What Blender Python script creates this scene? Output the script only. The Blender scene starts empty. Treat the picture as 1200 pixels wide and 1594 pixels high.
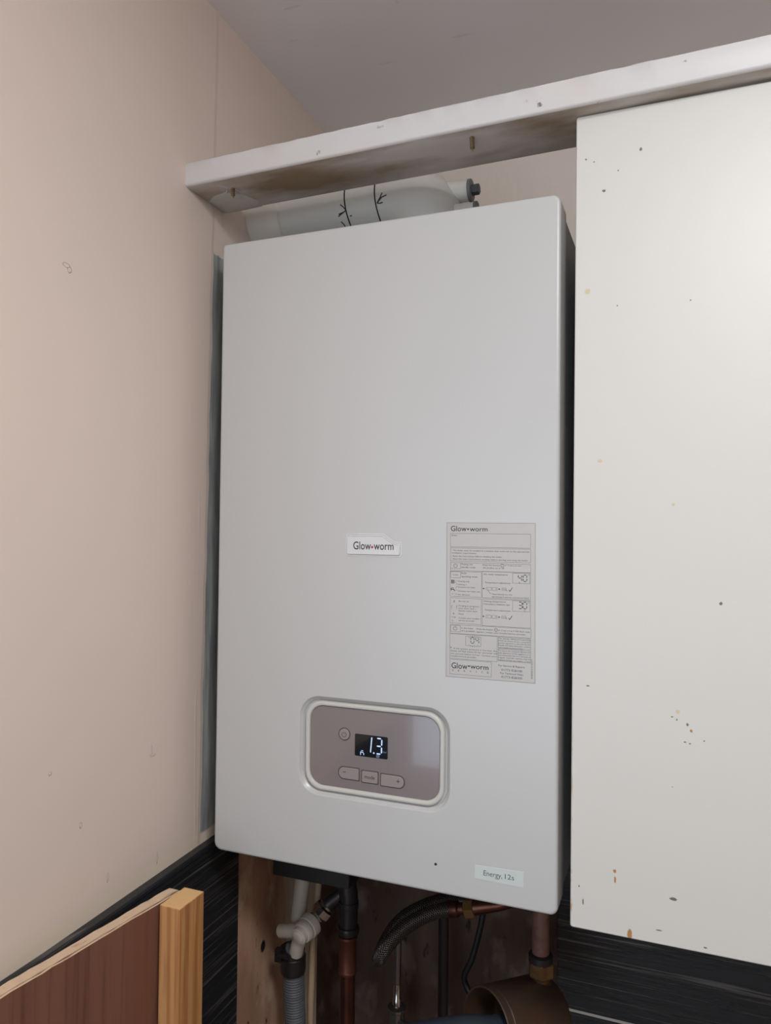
import bpy, bmesh, math, random
from mathutils import Vector, Matrix
random.seed(7)
scene = bpy.context.scene
col = scene.collection
Z0 = 1400.0           # boiler underside is 1.4 m above the floor; all sizes below are in mm
PI = math.pi

# ------------------------------------------------------------------ camera
cam_d = bpy.data.cameras.new('camera')
cam = bpy.data.objects.new('camera', cam_d); col.objects.link(cam)
cam_d.sensor_fit = 'HORIZONTAL'; cam_d.sensor_width = 36.0
cam_d.lens = 36.0 * 1159.79 / 1200.0
cam_d.clip_start = 0.01
_r = Vector((0.9305792, 0.3659489, 0.0101837)); _u = Vector((-0.0014552, -0.0241196, 0.9997080)); _f = Vector((-0.3660877, 0.9303223, 0.0219127))
cam.matrix_world = Matrix(((_r.x, _u.x, -_f.x, 0.52439), (_r.y, _u.y, -_f.y, -0.77389), (_r.z, _u.z, -_f.z, (391.54 + Z0) / 1000), (0, 0, 0, 1)))
scene.camera = cam

# ------------------------------------------------------------------ light and exposure
scene.view_settings.view_transform = 'Standard'
scene.view_settings.look = 'None'
scene.view_settings.gamma = 1.0
scene.view_settings.use_curve_mapping = False
scene.view_settings.exposure = 0.08

world = bpy.data.worlds.new('daylight'); scene.world = world
world.use_nodes = True
world.node_tree.nodes['Background'].inputs[0].default_value = (0.75, 0.85, 1.0, 1)
world.node_tree.nodes['Background'].inputs[1].default_value = 0.6

def area(name, loc, target, size, energy, colour, shape='RECTANGLE', sy=None):
    d = bpy.data.lights.new(name, 'AREA'); d.energy = energy; d.color = colour; d.shape = shape; d.size = size
    if shape == 'RECTANGLE': d.size_y = sy or size
    o = bpy.data.objects.new(name, d); col.objects.link(o)
    o.location = (loc[0] / 1000, loc[1] / 1000, (loc[2] + Z0) / 1000)
    t = Vector((target[0] / 1000, target[1] / 1000, (target[2] + Z0) / 1000)) - o.location
    o.rotation_euler = t.to_track_quat('-Z', 'Y').to_euler()
    return o
area('ceiling_lamp', (780, -850, 1030), (780, -849, 0), 0.30, 8.0, (0.975, 0.985, 1.0), 'DISK')
_g = bpy.data.lights.new('ceiling_lamp_globe', 'POINT'); _g.energy = 7.0; _g.color = (0.97, 0.985, 1.0); _g.shadow_soft_size = 0.09
_go = bpy.data.objects.new('ceiling_lamp_globe', _g); col.objects.link(_go); _go.location = (0.78, -0.85, (930 + Z0) / 1000)
area('window_daylight', (50, -2590, 20), (50, 0, 20), 1.4, 16.5, (0.70, 0.86, 1.0), 'RECTANGLE', 1.5)

# ------------------------------------------------------------------ material helpers
def lin(c):
    return tuple(((v / 255) / 12.92 if v / 255 <= 0.04045 else (((v / 255) + 0.055) / 1.055) ** 2.4) for v in c) + (1.0,)

class N:
    """thin wrapper for building node materials"""
    def __init__(s, name, rgb=(200, 200, 200), rough=0.5, metal=0.0, spec=0.5, coat=0.0):
        s.m = bpy.data.materials.new(name); s.m.use_nodes = True
        s.t = s.m.node_tree; s.b = s.t.nodes['Principled BSDF']
        s.b.inputs['Base Color'].default_value = lin(rgb)
        s.b.inputs['Roughness'].default_value = rough
        s.b.inputs['Metallic'].default_value = metal
        s.b.inputs['Specular IOR Level'].default_value = spec
        s.b.inputs['Coat Weight'].default_value = coat
        s.b.inputs['Coat Roughness'].default_value = 0.12 if coat < 0.45 else 0.04
        s.col = lin(rgb); s.h = None; s._pos = None
    def n(s, kind, **kw):
        k = s.t.nodes.new(kind)
        for a, v in kw.items(): setattr(k, a, v)
        return k
    def link(s, a, b): s.t.links.new(a, b)
    def put(s, sock, v):
        if isinstance(v, (int, float, tuple)): sock.default_value = v
        else: s.link(v, sock)
    def pos(s):
        if s._pos is None: s._pos = s.n('ShaderNodeNewGeometry').outputs['Position']
        return s._pos
    def math(s, op, a, b=0.0, c=None):
        k = s.n('ShaderNodeMath', operation=op); s.put(k.inputs[0], a); s.put(k.inputs[1], b)
        if c is not None: s.put(k.inputs[2], c)
        return k.outputs[0]
    def xyz(s):
        k = s.n('ShaderNodeSeparateXYZ'); s.link(s.pos(), k.inputs[0]); return k.outputs
    def noise(s, scale, detail=4, vec=(1, 1, 1), rough=0.5, src=None):
        mp = s.n('ShaderNodeMapping'); s.link(src or s.pos(), mp.inputs[0]); mp.inputs['Scale'].default_value = vec
        k = s.n('ShaderNodeTexNoise'); s.link(mp.outputs[0], k.inputs['Vector'])
        k.inputs['Scale'].default_value = scale; k.inputs['Detail'].default_value = detail; k.inputs['Roughness'].default_value = rough
        return k.outputs[0]
    def ramp(s, fac, a, b):
        k = s.n('ShaderNodeMapRange', clamp=True); s.put(k.inputs[0], fac)
        k.inputs[1].default_value = a; k.inputs[2].default_value = b
        return k.outputs[0]
    def mix(s, fac, a, b):
        k = s.n('ShaderNodeMix', data_type='RGBA'); s.put(k.inputs[0], fac); s.put(k.inputs[6], a); s.put(k.inputs[7], b)
        return k.outputs[2]
    def paint(s, fac, rgb):
        s.col = s.mix(fac, s.col, lin(rgb)); return s
    def rough(s, v): s.put(s.b.inputs['Roughness'], v); return s
    def bump(s, height, strength=0.3, dist=0.001):
        k = s.n('ShaderNodeBump'); k.inputs['Strength'].default_value = strength; k.inputs['Distance'].default_value = dist
        s.link(height, k.inputs['Height'])
        if s.h is not None: s.link(s.h, k.inputs['Normal'])
        s.h = k.outputs[0]; return s
    def spot(s, x, y, z, rx, ry, rz, jag=0.5):
        """soft-edged mark of its own shape around a point (mm)"""
        d = s.n('ShaderNodeVectorMath', operation='SUBTRACT'); s.link(s.pos(), d.inputs[0]); d.inputs[1].default_value = (x / 1000, y / 1000, (z + Z0) / 1000)
        e = s.n('ShaderNodeVectorMath', operation='MULTIPLY'); s.link(d.outputs[0], e.inputs[0]); e.inputs[1].default_value = (1000 / rx, 1000 / ry, 1000 / rz)
        l = s.n('ShaderNodeVectorMath', operation='LENGTH'); s.link(e.outputs[0], l.inputs[0])
        if not hasattr(s, '_jn'): s._jn = s.noise(900, 2)
        v = s.math('ADD', l.outputs['Value'], s.math('MULTIPLY', s._jn, jag * 2))
        return s.ramp(v, 1.0 + jag, 0.8 + jag)
    def done(s):
        s.put(s.b.inputs['Base Color'], s.col)
        if s.h is not None: s.link(s.h, s.b.inputs['Normal'])
        return s.m

M = {}
# cream wall, with the strip of grey old plaster left bare beside the boiler
a = N('cream_wall_paint', (233, 215, 203), 0.55)
a.paint(a.ramp(a.noise(2.2, 3), 0.35, 0.75), (229, 212, 201))
x_, y_, z_ = a.xyz()
edge = a.math('ADD', a.math('MULTIPLY', a.math('SUBTRACT', z_, 1.4), 0.014), a.math('ADD', 0.016, a.math('MULTIPLY', a.noise(9, 5, (0, 0, 1)), 0.013)))
m1 = a.ramp(a.math('SUBTRACT', y_, edge), 0.0, 0.0012)
topz = a.math('ADD', 2.137, a.math('MULTIPLY', a.noise(70, 3), 0.016))
m2 = a.ramp(a.math('SUBTRACT', topz, z_), 0.0, 0.001)
m3 = a.ramp(z_, 1.403, 1.406)
strip = a.math('MULTIPLY', a.math('MULTIPLY', m1, m2), m3)
streak = a.noise(60, 5, (1, 2.0, 0.18))
grey = a.mix(a.ramp(streak, 0.38, 0.62), lin((138, 142, 142)), lin((172, 176, 173)))
a.col = a.mix(strip, a.col, grey)
lowm = a.ramp(z_, 1.398, 1.392)
# caulk line above the tiles
cz = a.ramp(a.math('ADD', z_, a.math('MULTIPLY', a.noise(40, 3), 0.012)), 1.412, 1.407)
a.paint(a.math('MULTIPLY', cz, 0.75), (232, 218, 198))
a.bump(a.noise(26, 4), 0.25, 0.0006)
a.bump(a.noise(7, 3), 0.5, 0.0012)
a.bump(a.ramp(a.math('SUBTRACT', y_, edge), -0.004, 0.0012), 0.6, -0.0012)
a.bump(a.math('MULTIPLY', strip, a.noise(120, 4, (1, 1, 0.2))), 0.6, 0.001)
ridge = a.ramp(a.math('ABSOLUTE', a.math('SUBTRACT', y_, a.math('ADD', 0.0285, a.math('MULTIPLY', a.noise(5, 2, (0, 0, 1)), 0.004)))), 0.0022, 0.0)
a.bump(a.math('MULTIPLY', a.math('MULTIPLY', ridge, a.ramp(a.noise(14, 3), 0.35, 0.6)), a.ramp(z_, 2.262, 2.275)), 0.35, 0.0008)
a.bump(a.math('MULTIPLY', a.ramp(a.math('ABSOLUTE', a.math('SUBTRACT', y_, a.math('ADD', 0.004, a.math('MULTIPLY', a.noise(6, 2, (0, 0, 1)), 0.014)))), 0.0022, 0.0), a.math('MULTIPLY', a.math('MULTIPLY', a.ramp(z_, 1.90, 1.75), a.ramp(a.noise(20, 3), 0.4, 0.6)), m3)), 0.3, 0.0008)
sp = None
for (sy, sz, ry, rz) in ((-213, 647, 5, 2.4), (-209, 643.5, 3, 3), (-73, 134, 1.6, 7), (-70, 129, 5, 1.6), (-180, 89, 1.6, 3), (-140, 20, 1.6, 5), (-60, 8, 1.5, 7), (-221, 153, 2, 2)):
    v = a.spot(-36, sy, sz, 10, ry, rz, 0.5)
    sp = v if sp is None else a.math('MAXIMUM', sp, v)
a.bump(sp, 1.0, 0.0014)
M['wall'] = a.done()

a = N('cream_wall_plain', (214, 196, 178), 0.6); a.bump(a.noise(24, 4), 0.2, 0.0006); M['wall_plain'] = a.done()
a = N('ceiling_paint', (240, 233, 232), 0.75)
a.paint(a.ramp(a.noise(3, 3), 0.4, 0.8), (234, 226, 225)); a.bump(a.noise(30, 4), 0.2, 0.0006)
sp = None
for (px, py, pz, rx, ry) in ((60, 60, 1062, 12, 2), (250, 190, 1062, 14, 2.5), (130, 210, 1062, 12, 2), (190, 90, 1062, 2, 14), (30, 120, 1062, 8, 2)):
    v = a.spot(px, py, pz, rx, ry, 10, 0.5); sp = v if sp is None else a.math('MAXIMUM', sp, v)
a.bump(sp, 0.8, 0.001); a.paint(a.math('MULTIPLY', sp, 0.35), (222, 214, 208))
M['ceiling'] = a.done()
a = N('floor_laminate', (165, 150, 135), 0.5); a.paint(a.ramp(a.noise(8, 5, (1, 12, 1)), 0.4, 0.7), (120, 92, 68)); M['floor'] = a.done()

# bare plaster left by removed tiles: front wall above stays painted
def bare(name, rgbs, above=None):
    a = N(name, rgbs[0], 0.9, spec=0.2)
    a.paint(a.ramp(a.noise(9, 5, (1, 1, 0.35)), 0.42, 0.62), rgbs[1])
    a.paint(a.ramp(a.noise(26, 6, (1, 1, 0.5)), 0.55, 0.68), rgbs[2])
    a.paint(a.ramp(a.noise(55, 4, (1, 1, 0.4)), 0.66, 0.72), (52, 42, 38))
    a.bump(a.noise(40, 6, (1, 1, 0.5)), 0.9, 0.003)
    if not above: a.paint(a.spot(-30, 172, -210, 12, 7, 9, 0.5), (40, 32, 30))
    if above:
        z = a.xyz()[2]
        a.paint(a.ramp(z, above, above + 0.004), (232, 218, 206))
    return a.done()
M['plaster_left'] = bare('bare_plaster_pink', ((214, 176, 150), (176, 138, 116), (218, 196, 174)))
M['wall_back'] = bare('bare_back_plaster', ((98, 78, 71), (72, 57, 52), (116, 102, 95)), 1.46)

a = N('ridged_black_tile', (30, 32, 37), 0.42)
f = a.ramp(a.noise(1.0, 5, (4, 4, 300), 0.6), 0.52, 0.64)
a.paint(f, (96, 92, 92)); a.bump(f, 0.8, 0.0012)
z = a.xyz()[2]
g = a.ramp(a.math('ABSOLUTE', a.math('SUBTRACT', z, 1.0935)), 0.0022, 0.0016)
a.paint(g, (205, 198, 188))
M['tile'] = a.done()
M['trim_dark'] = N('black_plastic_trim', (40, 41, 45), 0.35).done()

# boiler
M['cover'] = N('white_enamel', (195, 193, 191), 0.30).done()
M['body'] = N('grey_enamel_casing', (186, 188, 192), 0.4).done()
M['chassis'] = N('dark_chassis', (38, 34, 33), 0.6).done()
M['bezel'] = N('cream_bezel_plastic', (200, 197, 191), 0.35).done()
M['panel'] = N('taupe_gloss_plastic', (132, 121, 121), 0.13, coat=0.6).done()
M['key'] = N('taupe_key', (146, 135, 133), 0.3).done()
M['groove'] = N('dark_groove', (70, 62, 60), 0.6).done()
M['symbol'] = N('dark_symbol_ink', (48, 43, 43), 0.5).done()
M['lcd'] = N('lcd_glass', (16, 18, 24), 0.1, coat=0.5).done()
a = N('lcd_segments', (190, 210, 240), 0.5); a.b.inputs['Emission Color'].default_value = lin((176, 200, 240)); a.b.inputs['Emission Strength'].default_value = 0.4; M['seg'] = a.done()
a = N('lcd_dim_segments', (90, 100, 120), 0.5); a.b.inputs['Emission Color'].default_value = lin((110, 125, 160)); a.b.inputs['Emission Strength'].default_value = 0.25; M['segdim'] = a.done()
M['badge'] = N('badge_plastic', (214, 212, 211), 0.25).done()
M['ink'] = N('black_ink', (24, 22, 24), 0.5).done()
M['ink_grey'] = N('grey_ink', (74, 70, 70), 0.6).done()
M['ink_lines'] = N('thin_grey_ink', (96, 92, 92), 0.6).done()
M['red'] = N('red_dot', (176, 40, 66), 0.4).done()
M['sticker'] = N('silver_grey_sticker', (190, 186, 183), 0.5).done()
M['tape'] = N('label_tape', (202, 208, 205), 0.32).done()

# flue
M['flue'] = N('white_flue_plastic', (206, 203, 196), 0.4).done()
M['flue_tape'] = N('off_white_collar', (212, 205, 194), 0.5).done()
M['cap'] = N('grey_rubber_cap', (104, 106, 106), 0.6).done()
M['cap_dark'] = N('dark_grey_plug', (58, 62, 62), 0.5).done()
M['pen'] = N('marker_pen_ink', (28, 24, 26), 0.5).done()

# beam
a = N('white_gloss_timber_paint', (212, 208, 206), 0.4)
sp = a.ramp(a.noise(90, 4), 0.68, 0.74)
a.paint(a.math('MULTIPLY', sp, a.ramp(a.noise(7, 2), 0.5, 0.6)), (128, 112, 100))
a.paint(a.math('MULTIPLY', a.ramp(a.noise(11, 4, (1, 1, 2)), 0.5, 0.72), 0.35), (208, 196, 184))
a.bump(a.noise(60, 4, (0.3, 1, 1)), 0.5, 0.001)
M['beam'] = a.done()
a = N('beam_underside_paint', (208, 200, 196), 0.5)
a.paint(a.ramp(a.noise(9, 5, (0.5, 1.4, 1)), 0.44, 0.62), (146, 126, 102))
a.paint(a.ramp(a.noise(22, 5, (0.5, 1.4, 1)), 0.60, 0.75), (202, 194, 186))
a.bump(a.noise(60, 4, (0.3, 1, 1)), 0.5, 0.001)
M['beam_under'] = a.done()
M['filler'] = N('white_filler', (205, 200, 194), 0.5).done()
M['screw'] = N('zinc_brass_screw', (150, 136, 108), 0.35, 0.9).done()

# cupboard door
a = N('white_melamine_door', (212, 208, 201), 0.44)
def marks(a, lst, rgb):
    sp = None
    for (x, z, rx, rz) in lst:
        v = a.spot(524.4 + (x - 524.4) * .967, -8, 391.5 + (z - 391.5) * .967, rx, 30, rz, 0.6); sp = v if sp is None else a.math('MAXIMUM', sp, v)
    a.paint(sp, rgb)
marks(a, ((433.8, 779, 1, 1), (442, 775, .8, .8), (488, 780, 1.4, 2), (452, 743, 1.8, 1.5), (466, 762, .8, .8), (562.6, 322, 1.6, 1.8), (518.6, 208.5, 1.2, .7), (523, 206, .7, 1.2), (532.7, 202.4, 1.2, 1.5), (520, 31, 3.6, 1.6), (530.4, 185, 1.4, .7), (535, 184, 1.4, .7), (547.8, 188, .8, .8), (438, 232, 1.6, .8), (465.7, 622, .8, .8), (535, 620.6, .8, .8), (519, 140, .6, .6), (430, 27, .8, 1), (434, 12, .8, 3.2), (549, -10, 1.8, .8), (507, -2, 3, .7)), (112, 100, 92))
marks(a, ((449, 463, 2.4, 2.0), (519.5, 418, 1.6, 1.6), (524, 214, 2, 2), (436, 640, 3, 3)), (208, 190, 158))
marks(a, ((465, 48.5, 1.6, 2.0), (465.3, 40, 1.1, 3.6), (479.5, -11.5, 2.4, 5.2), (536.2, 196.5, 1.3, 1.7)), (176, 124, 62))
x_, y_, z_ = a.xyz()
ew = a.math('MULTIPLY', a.ramp(a.math('ADD', x_, a.math('MULTIPLY', a.noise(160, 3), 0.003)), 0.4286, 0.4276), a.ramp(z_, 1.62, 1.50))
a.paint(a.math('MULTIPLY', a.math('MULTIPLY', ew, a.ramp(a.noise(60, 4), 0.5, 0.6)), 0.8), (190, 158, 110))
a.bump(a.noise(60, 3), 0.06, 0.0004)
M['door'] = a.done()
M['carcass'] = N('white_chipboard_carcass', (214, 210, 202), 0.5).done()

# wood
def wood(name, c1, c2, c3, sc, vec):
    a = N(name, c1, 0.6)
    w = a.n('ShaderNodeTexWave', wave_type='BANDS', bands_direction='X')
    mp = a.n('ShaderNodeMapping'); a.link(a.pos(), mp.inputs[0]); mp.inputs['Scale'].default_value = vec; mp.inputs['Rotation'].default_value = (0.03, 0.05, 0.7)
    a.link(mp.outputs[0], w.inputs['Vector']); w.inputs['Scale'].default_value = sc; w.inputs['Distortion'].default_value = 5.0; w.inputs['Detail'].default_value = 3.0; w.inputs['Detail Scale'].default_value = 1.4
    a.paint(a.ramp(w.outputs['Fac'], 0.35, 0.95), c2)
    a.paint(a.ramp(a.noise(90, 5, (2, 2, 0.06)), 0.52, 0.72), c3)
    a.bump(a.noise(90, 5, (2, 2, 0.06)), 0.4, 0.0006)
    return a.done()
M['pine'] = wood('pine_batten_wood', (198, 146, 92), (176, 118, 68), (158, 104, 60), 32, (1, 1, 0.10))
M['pine_end'] = N('pine_end_grain', (220, 178, 124), 0.8).done()
M['ply'] = wood('reddish_plywood_face', (126, 84, 66), (120, 78, 61), (104, 66, 52), 9, (1, 1, 0.05))
a = N('pale_plywood_edge', (214, 186, 156), 0.8); a.paint(a.ramp(a.noise(200, 3, (1, 0.3, 1)), 0.6, 0.75), (186, 152, 122)); M['ply_edge'] = a.done()
M['ply_dark'] = N('dark_ply_layer', (96, 64, 48), 0.8).done()

# pipework
a = N('tarnished_copper', (92, 56, 44), 0.38, 0.85); a.paint(a.ramp(a.noise(40, 5), 0.45, 0.65), (78, 48, 40)); M['copper'] = a.done()
a = N('brown_painted_pipe', (112, 76, 66), 0.55); a.paint(a.ramp(a.noise(50, 5), 0.45, 0.65), (84, 58, 52)); M['brownpipe'] = a.done()
a = N('bright_copper', (98, 54, 42), 0.5, 0.6); M['copper_bright'] = a.done()
a = N('dull_brass', (140, 108, 72), 0.38, 0.8); a.paint(a.ramp(a.noise(60, 4), 0.5, 0.7), (108, 82, 56)); M['brass'] = a.done()
a = N('brown_brass_cylinder', (74, 58, 47), 0.45, 0.3); a.paint(a.ramp(a.noise(14, 4), 0.45, 0.7), (92, 62, 42)); M['cylinder'] = a.done()
M['chrome'] = N('chrome', (190, 186, 184), 0.14, 1.0).done()
M['steel'] = N('brushed_steel', (128, 124, 122), 0.3, 0.9).done()
M['dark'] = N('dark_fitting', (44, 40, 40), 0.4, 0.3).done()
M['black'] = N('black_rubber', (22, 21, 22), 0.5).done()
M['white_plastic'] = N('aged_white_plastic', (206, 196, 182), 0.4).done()
M['cream_tube'] = N('cream_tube', (184, 158, 128), 0.5).done()
M['grey_hose'] = N('grey_hose', (92, 94, 96), 0.55).done()
M['foam'] = N('blue_black_insulation', (52, 58, 68), 0.38).done()
a = N('braided_steel', (120, 114, 110), 0.3, 0.85)
uv = a.n('ShaderNodeUVMap').outputs[0]; sx = a.n('ShaderNodeSeparateXYZ'); a.link(uv, sx.inputs[0])
w1 = a.math('SINE', a.math('ADD', a.math('MULTIPLY', sx.outputs[0], 2 * PI * 12), a.math('MULTIPLY', sx.outputs[1], 2.2)))
w2 = a.math('SINE', a.math('SUBTRACT', a.math('MULTIPLY', sx.outputs[0], 2 * PI * 12), a.math('MULTIPLY', sx.outputs[1], 2.2)))
br = a.math('MAXIMUM', w1, w2)
a.paint(a.ramp(br, 0.7, 0.2), (34, 31, 30)); a.bump(br, 0.8, 0.001); M['braid'] = a.done()

# ------------------------------------------------------------------ object helpers
def V(p): return Vector((p[0] / 1000, p[1] / 1000, (p[2] + Z0) / 1000))
def tag(o, label=None, cat=None, group=None, kind=None):
    if label: o['label'] = label
    if cat: o['category'] = cat
    if group: o['group'] = group
    if kind: o['kind'] = kind
    return o
def thing(name, loc, label, cat, group=None):
    o = bpy.data.objects.new(name, None); col.objects.link(o); o.location = V(loc); o.empty_display_size = 0.02
    return tag(o, label, cat, group)
def wloc(o):
    v = Vector(o.location)
    while o.parent: o = o.parent; v += o.location
    return v
def link(name, bm, mats, parent=None, smooth=True, angle=35, bevel=None, origin=None, wn=False):
    """bm holds world-space mm coordinates (z from the boiler underside)"""
    if origin is None:
        xs = [v.co for v in bm.verts]
        origin = ((min(c.x for c in xs) + max(c.x for c in xs)) / 2, (min(c.y for c in xs) + max(c.y for c in xs)) / 2, min(c.z for c in xs))
    ow = V(origin)
    for v in bm.verts: v.co = V(v.co) - ow
    me = bpy.data.meshes.new(name)
    bm.normal_update()
    bm.to_mesh(me); bm.free()
    if not isinstance(mats, (list, tuple)): mats = [mats]
    for m in mats: me.materials.append(m)
    o = bpy.data.objects.new(name, me); col.objects.link(o)
    if parent:
        o.parent = parent; o.location = ow - wloc(parent)
    else: o.location = ow
    if bevel:
        b = o.modifiers.new('bevel', 'BEVEL'); b.width = bevel / 1000; b.segments = 3; b.limit_method = 'ANGLE'; b.angle_limit = math.radians(40); b.harden_normals = False
    if wn and not bevel:
        w = o.modifiers.new('wn', 'WEIGHTED_NORMAL'); w.keep_sharp = True
    if smooth:
        me.shade_smooth()
        me.set_sharp_from_angle(angle=math.radians(angle))
        if bevel:
            w = o.modifiers.new('wn', 'WEIGHTED_NORMAL'); w.keep_sharp = True
    return o
def box(bm, x0, y0, z0, x1, y1, z1, mi=0):
    vs = [bm.verts.new(c) for c in ((x0, y0, z0), (x1, y0, z0), (x1, y1, z0), (x0, y1, z0), (x0, y0, z1), (x1, y0, z1), (x1, y1, z1), (x0, y1, z1))]
    fs = []
    for f in ((3, 2, 1, 0), (4, 5, 6, 7), (0, 1, 5, 4), (1, 2, 6, 5), (2, 3, 7, 6), (3, 0, 4, 7)):
        k = bm.faces.new([vs[i] for i in f]); k.material_index = mi; fs.append(k)
    return fs
def nb(): return bmesh.new()
def bx(*a):
    bm = nb(); box(bm, *a); return bm
def rrect(x0, z0, x1, z1, r, seg=8):
    """rounded rectangle outline; r may be one radius or (bl, br, tr, tl)"""
    if not isinstance(r, (tuple, list)): r = (r,) * 4
    pts = []
    for (cx, cz, a0, rr) in ((x0, z0, PI, r[0]), (x1, z0, 1.5 * PI, r[1]), (x1, z1, 0, r[2]), (x0, z1, 0.5 * PI, r[3])):
        ox = cx + (rr if cx == x0 else -rr); oz = cz + (rr if cz == z0 else -rr)
        for k in range(seg + 1):
            t = a0 + k / seg * PI / 2
            pts.append((ox + rr * math.cos(t), oz + rr * math.sin(t)))
    return pts
def loops(bm, ls, mi=0, cap0=False, cap1=True, closed=True):
    """ls: list of (outline, y); skins consecutive outlines of equal length"""
    rings = [[bm.verts.new((p[0], y, p[1])) for p in pts] for pts, y in ls]
    n = len(rings[0])
    for a, b in zip(rings, rings[1:]):
        for i in range(n):
            f = bm.faces.new((a[i], a[(i + 1) % n], b[(i + 1) % n], b[i])); f.material_index = mi
    if cap0: bm.faces.new(rings[0][::-1]).material_index = mi
    if cap1: bm.faces.new(rings[-1]).material_index = mi
    return rings
def plate(pts, y_back, y_front, bev=0.4, inset=None):
    """a thin plate facing the room (-y) with a rounded front edge"""
    bm = nb()
    cx = sum(p[0] for p in pts) / len(pts); cz = sum(p[1] for p in pts) / len(pts)
    def ins(d):
        out = []; n = len(pts)
        for i in range(n):
            a, b, c = Vector(pts[i - 1]), Vector(pts[i]), Vector(pts[(i + 1) % n])
            d1 = (b - a); d2 = (c - b)
            if d1.length < 1e-6: d1 = d2
            if d2.length < 1e-6: d2 = d1
            n1 = Vector((-d1.y, d1.x)).normalized(); n2 = Vector((-d2.y, d2.x)).normalized()
            m = (n1 + n2); m = m.normalized() if m.length > 1e-6 else n1
            k = d / max(0.5, m.dot(n1))
            out.append((b.x + m.x * k, b.y + m.y * k))
        return out
    loops(bm, [(pts, y_back), (pts, y_front + bev), (ins(bev * 0.4), y_front + bev * 0.4), (ins(bev), y_front)], cap0=True)
    return bm
def catmull(ps, n=10):
    ps = [Vector(p) for p in ps]
    if len(ps) < 3: 
        return [ps[0].lerp(ps[1], i / n) for i in range(n + 1)]
    out = []
    q = [2 * ps[0] - ps[1]] + ps + [2 * ps[-1] - ps[-2]]
    for i in range(1, len(q) - 2):
        a, b, c, d = q[i - 1:i + 3]
        for k in range(n):
            t = k / n
            out.append(0.5 * ((2 * b) + (c - a) * t + (2 * a - 5 * b + 4 * c - d) * t * t + (3 * b - a - 3 * c + d) * t ** 3))
    out.append(ps[-1]); return out
def tube(bm, path, r, seg=20, cap=True, mi=0, rf=None, flat=1.0):
    """sweep a circle along a list of points; r is a number, rf(i, length) may vary it"""
    path = [Vector(p) for p in path]
    uvl = bm.loops.layers.uv.verify()
    t0 = (path[1] - path[0]).normalized()
    nrm = t0.orthogonal().normalized()
    rings = []; L = 0; Ls = []
    for i, p in enumerate(path):
        if i: L += (p - path[i - 1]).length
        Ls.append(L)
        if i == 0: t = t0
        elif i == len(path) - 1: t = (path[-1] - path[-2]).normalized()
        else: t = (path[i + 1] - path[i - 1]).normalized()
        nrm = (nrm - t * nrm.dot(t)).normalized(); b = t.cross(nrm)
        rr = rf(i, L) if rf else r
        rings.append([bm.verts.new(p + (nrm * math.cos(2 * PI * k / seg) + b * math.sin(2 * PI * k / seg)) * rr) for k in range(seg)])
    for i in range(len(rings) - 1):
        for k in range(seg):
            f = bm.faces.new((rings[i][k], rings[i][(k + 1) % seg], rings[i + 1][(k + 1) % seg], rings[i + 1][k])); f.material_index = mi
            for lp, (uu, vv) in zip(f.loops, ((k / seg, Ls[i]), ((k + 1) / seg, Ls[i]), ((k + 1) / seg, Ls[i + 1]), (k / seg, Ls[i + 1]))): lp[uvl].uv = (uu, vv)
    if cap:
        bm.faces.new(rings[0][::-1]).material_index = mi; bm.faces.new(rings[-1]).material_index = mi
    return bm
def lathe(bm, p0, axis, prof, seg=28, mi=0, cap=True):
    """prof: (distance along axis, radius) pairs"""
    p0 = Vector(p0); t = Vector(axis).normalized(); n = t.orthogonal().normalized(); b = t.cross(n)
    rings = [[bm.verts.new(p0 + t * d + (n * math.cos(2 * PI * k / seg) + b * math.sin(2 * PI * k / seg)) * r) for k in range(seg)] for d, r in prof]
    for i in range(len(rings) - 1):
        for k in range(seg):
            bm.faces.new((rings[i][k], rings[i][(k + 1) % seg], rings[i + 1][(k + 1) % seg], rings[i + 1][k])).material_index = mi
    if cap:
        bm.faces.new(rings[0][::-1]).material_index = mi; bm.faces.new(rings[-1]).material_index = mi
    return bm
def T(*a, **k): return tube(nb(), *a, **k)
def LT(*a, **k): return lathe(nb(), *a, **k)
_fc = bpy.data.curves.new('lettering_font', 'FONT')
_fo = bpy.data.objects.new('lettering_font', _fc); col.objects.link(_fo)
_fc.body = 'H'; _dg = bpy.context.evaluated_depsgraph_get(); _m = _fo.evaluated_get(_dg).to_mesh()
CAPH = max(v.co.y for v in _m.vertices); _fo.evaluated_get(_dg).to_mesh_clear()
def letters(bm, text, x, z, w, cap, y, depth=0.06, bold=0.0, rot=0.0, mi=0):
    """flat lettering on a plane facing -y: left x, baseline z, width w, capital height cap"""
    _fc.body = text; _fc.size = 1.0; _fc.resolution_u = 3; _fc.offset = bold
    dg = bpy.context.evaluated_depsgraph_get(); dg.update()
    me = _fo.evaluated_get(dg).to_mesh()
    vs = [v.co.copy() for v in me.vertices]
    if not vs: return
    x0 = min(v.x for v in vs); x1 = max(v.x for v in vs)
    sx = w / (x1 - x0); sz = cap / CAPH
    cr, sr = math.cos(rot), math.sin(rot)
    nv = []
    for v in vs:
        lx = (v.x - x0) * sx; lz = v.y * sz
        nv.append(bm.verts.new((x + lx * cr - lz * sr, y, z + lx * sr + lz * cr)))
    for p in me.polygons:
        try: bm.faces.new([nv[i] for i in p.vertices]).material_index = mi
        except ValueError: pass
    _fo.evaluated_get(dg).to_mesh_clear()
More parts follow.
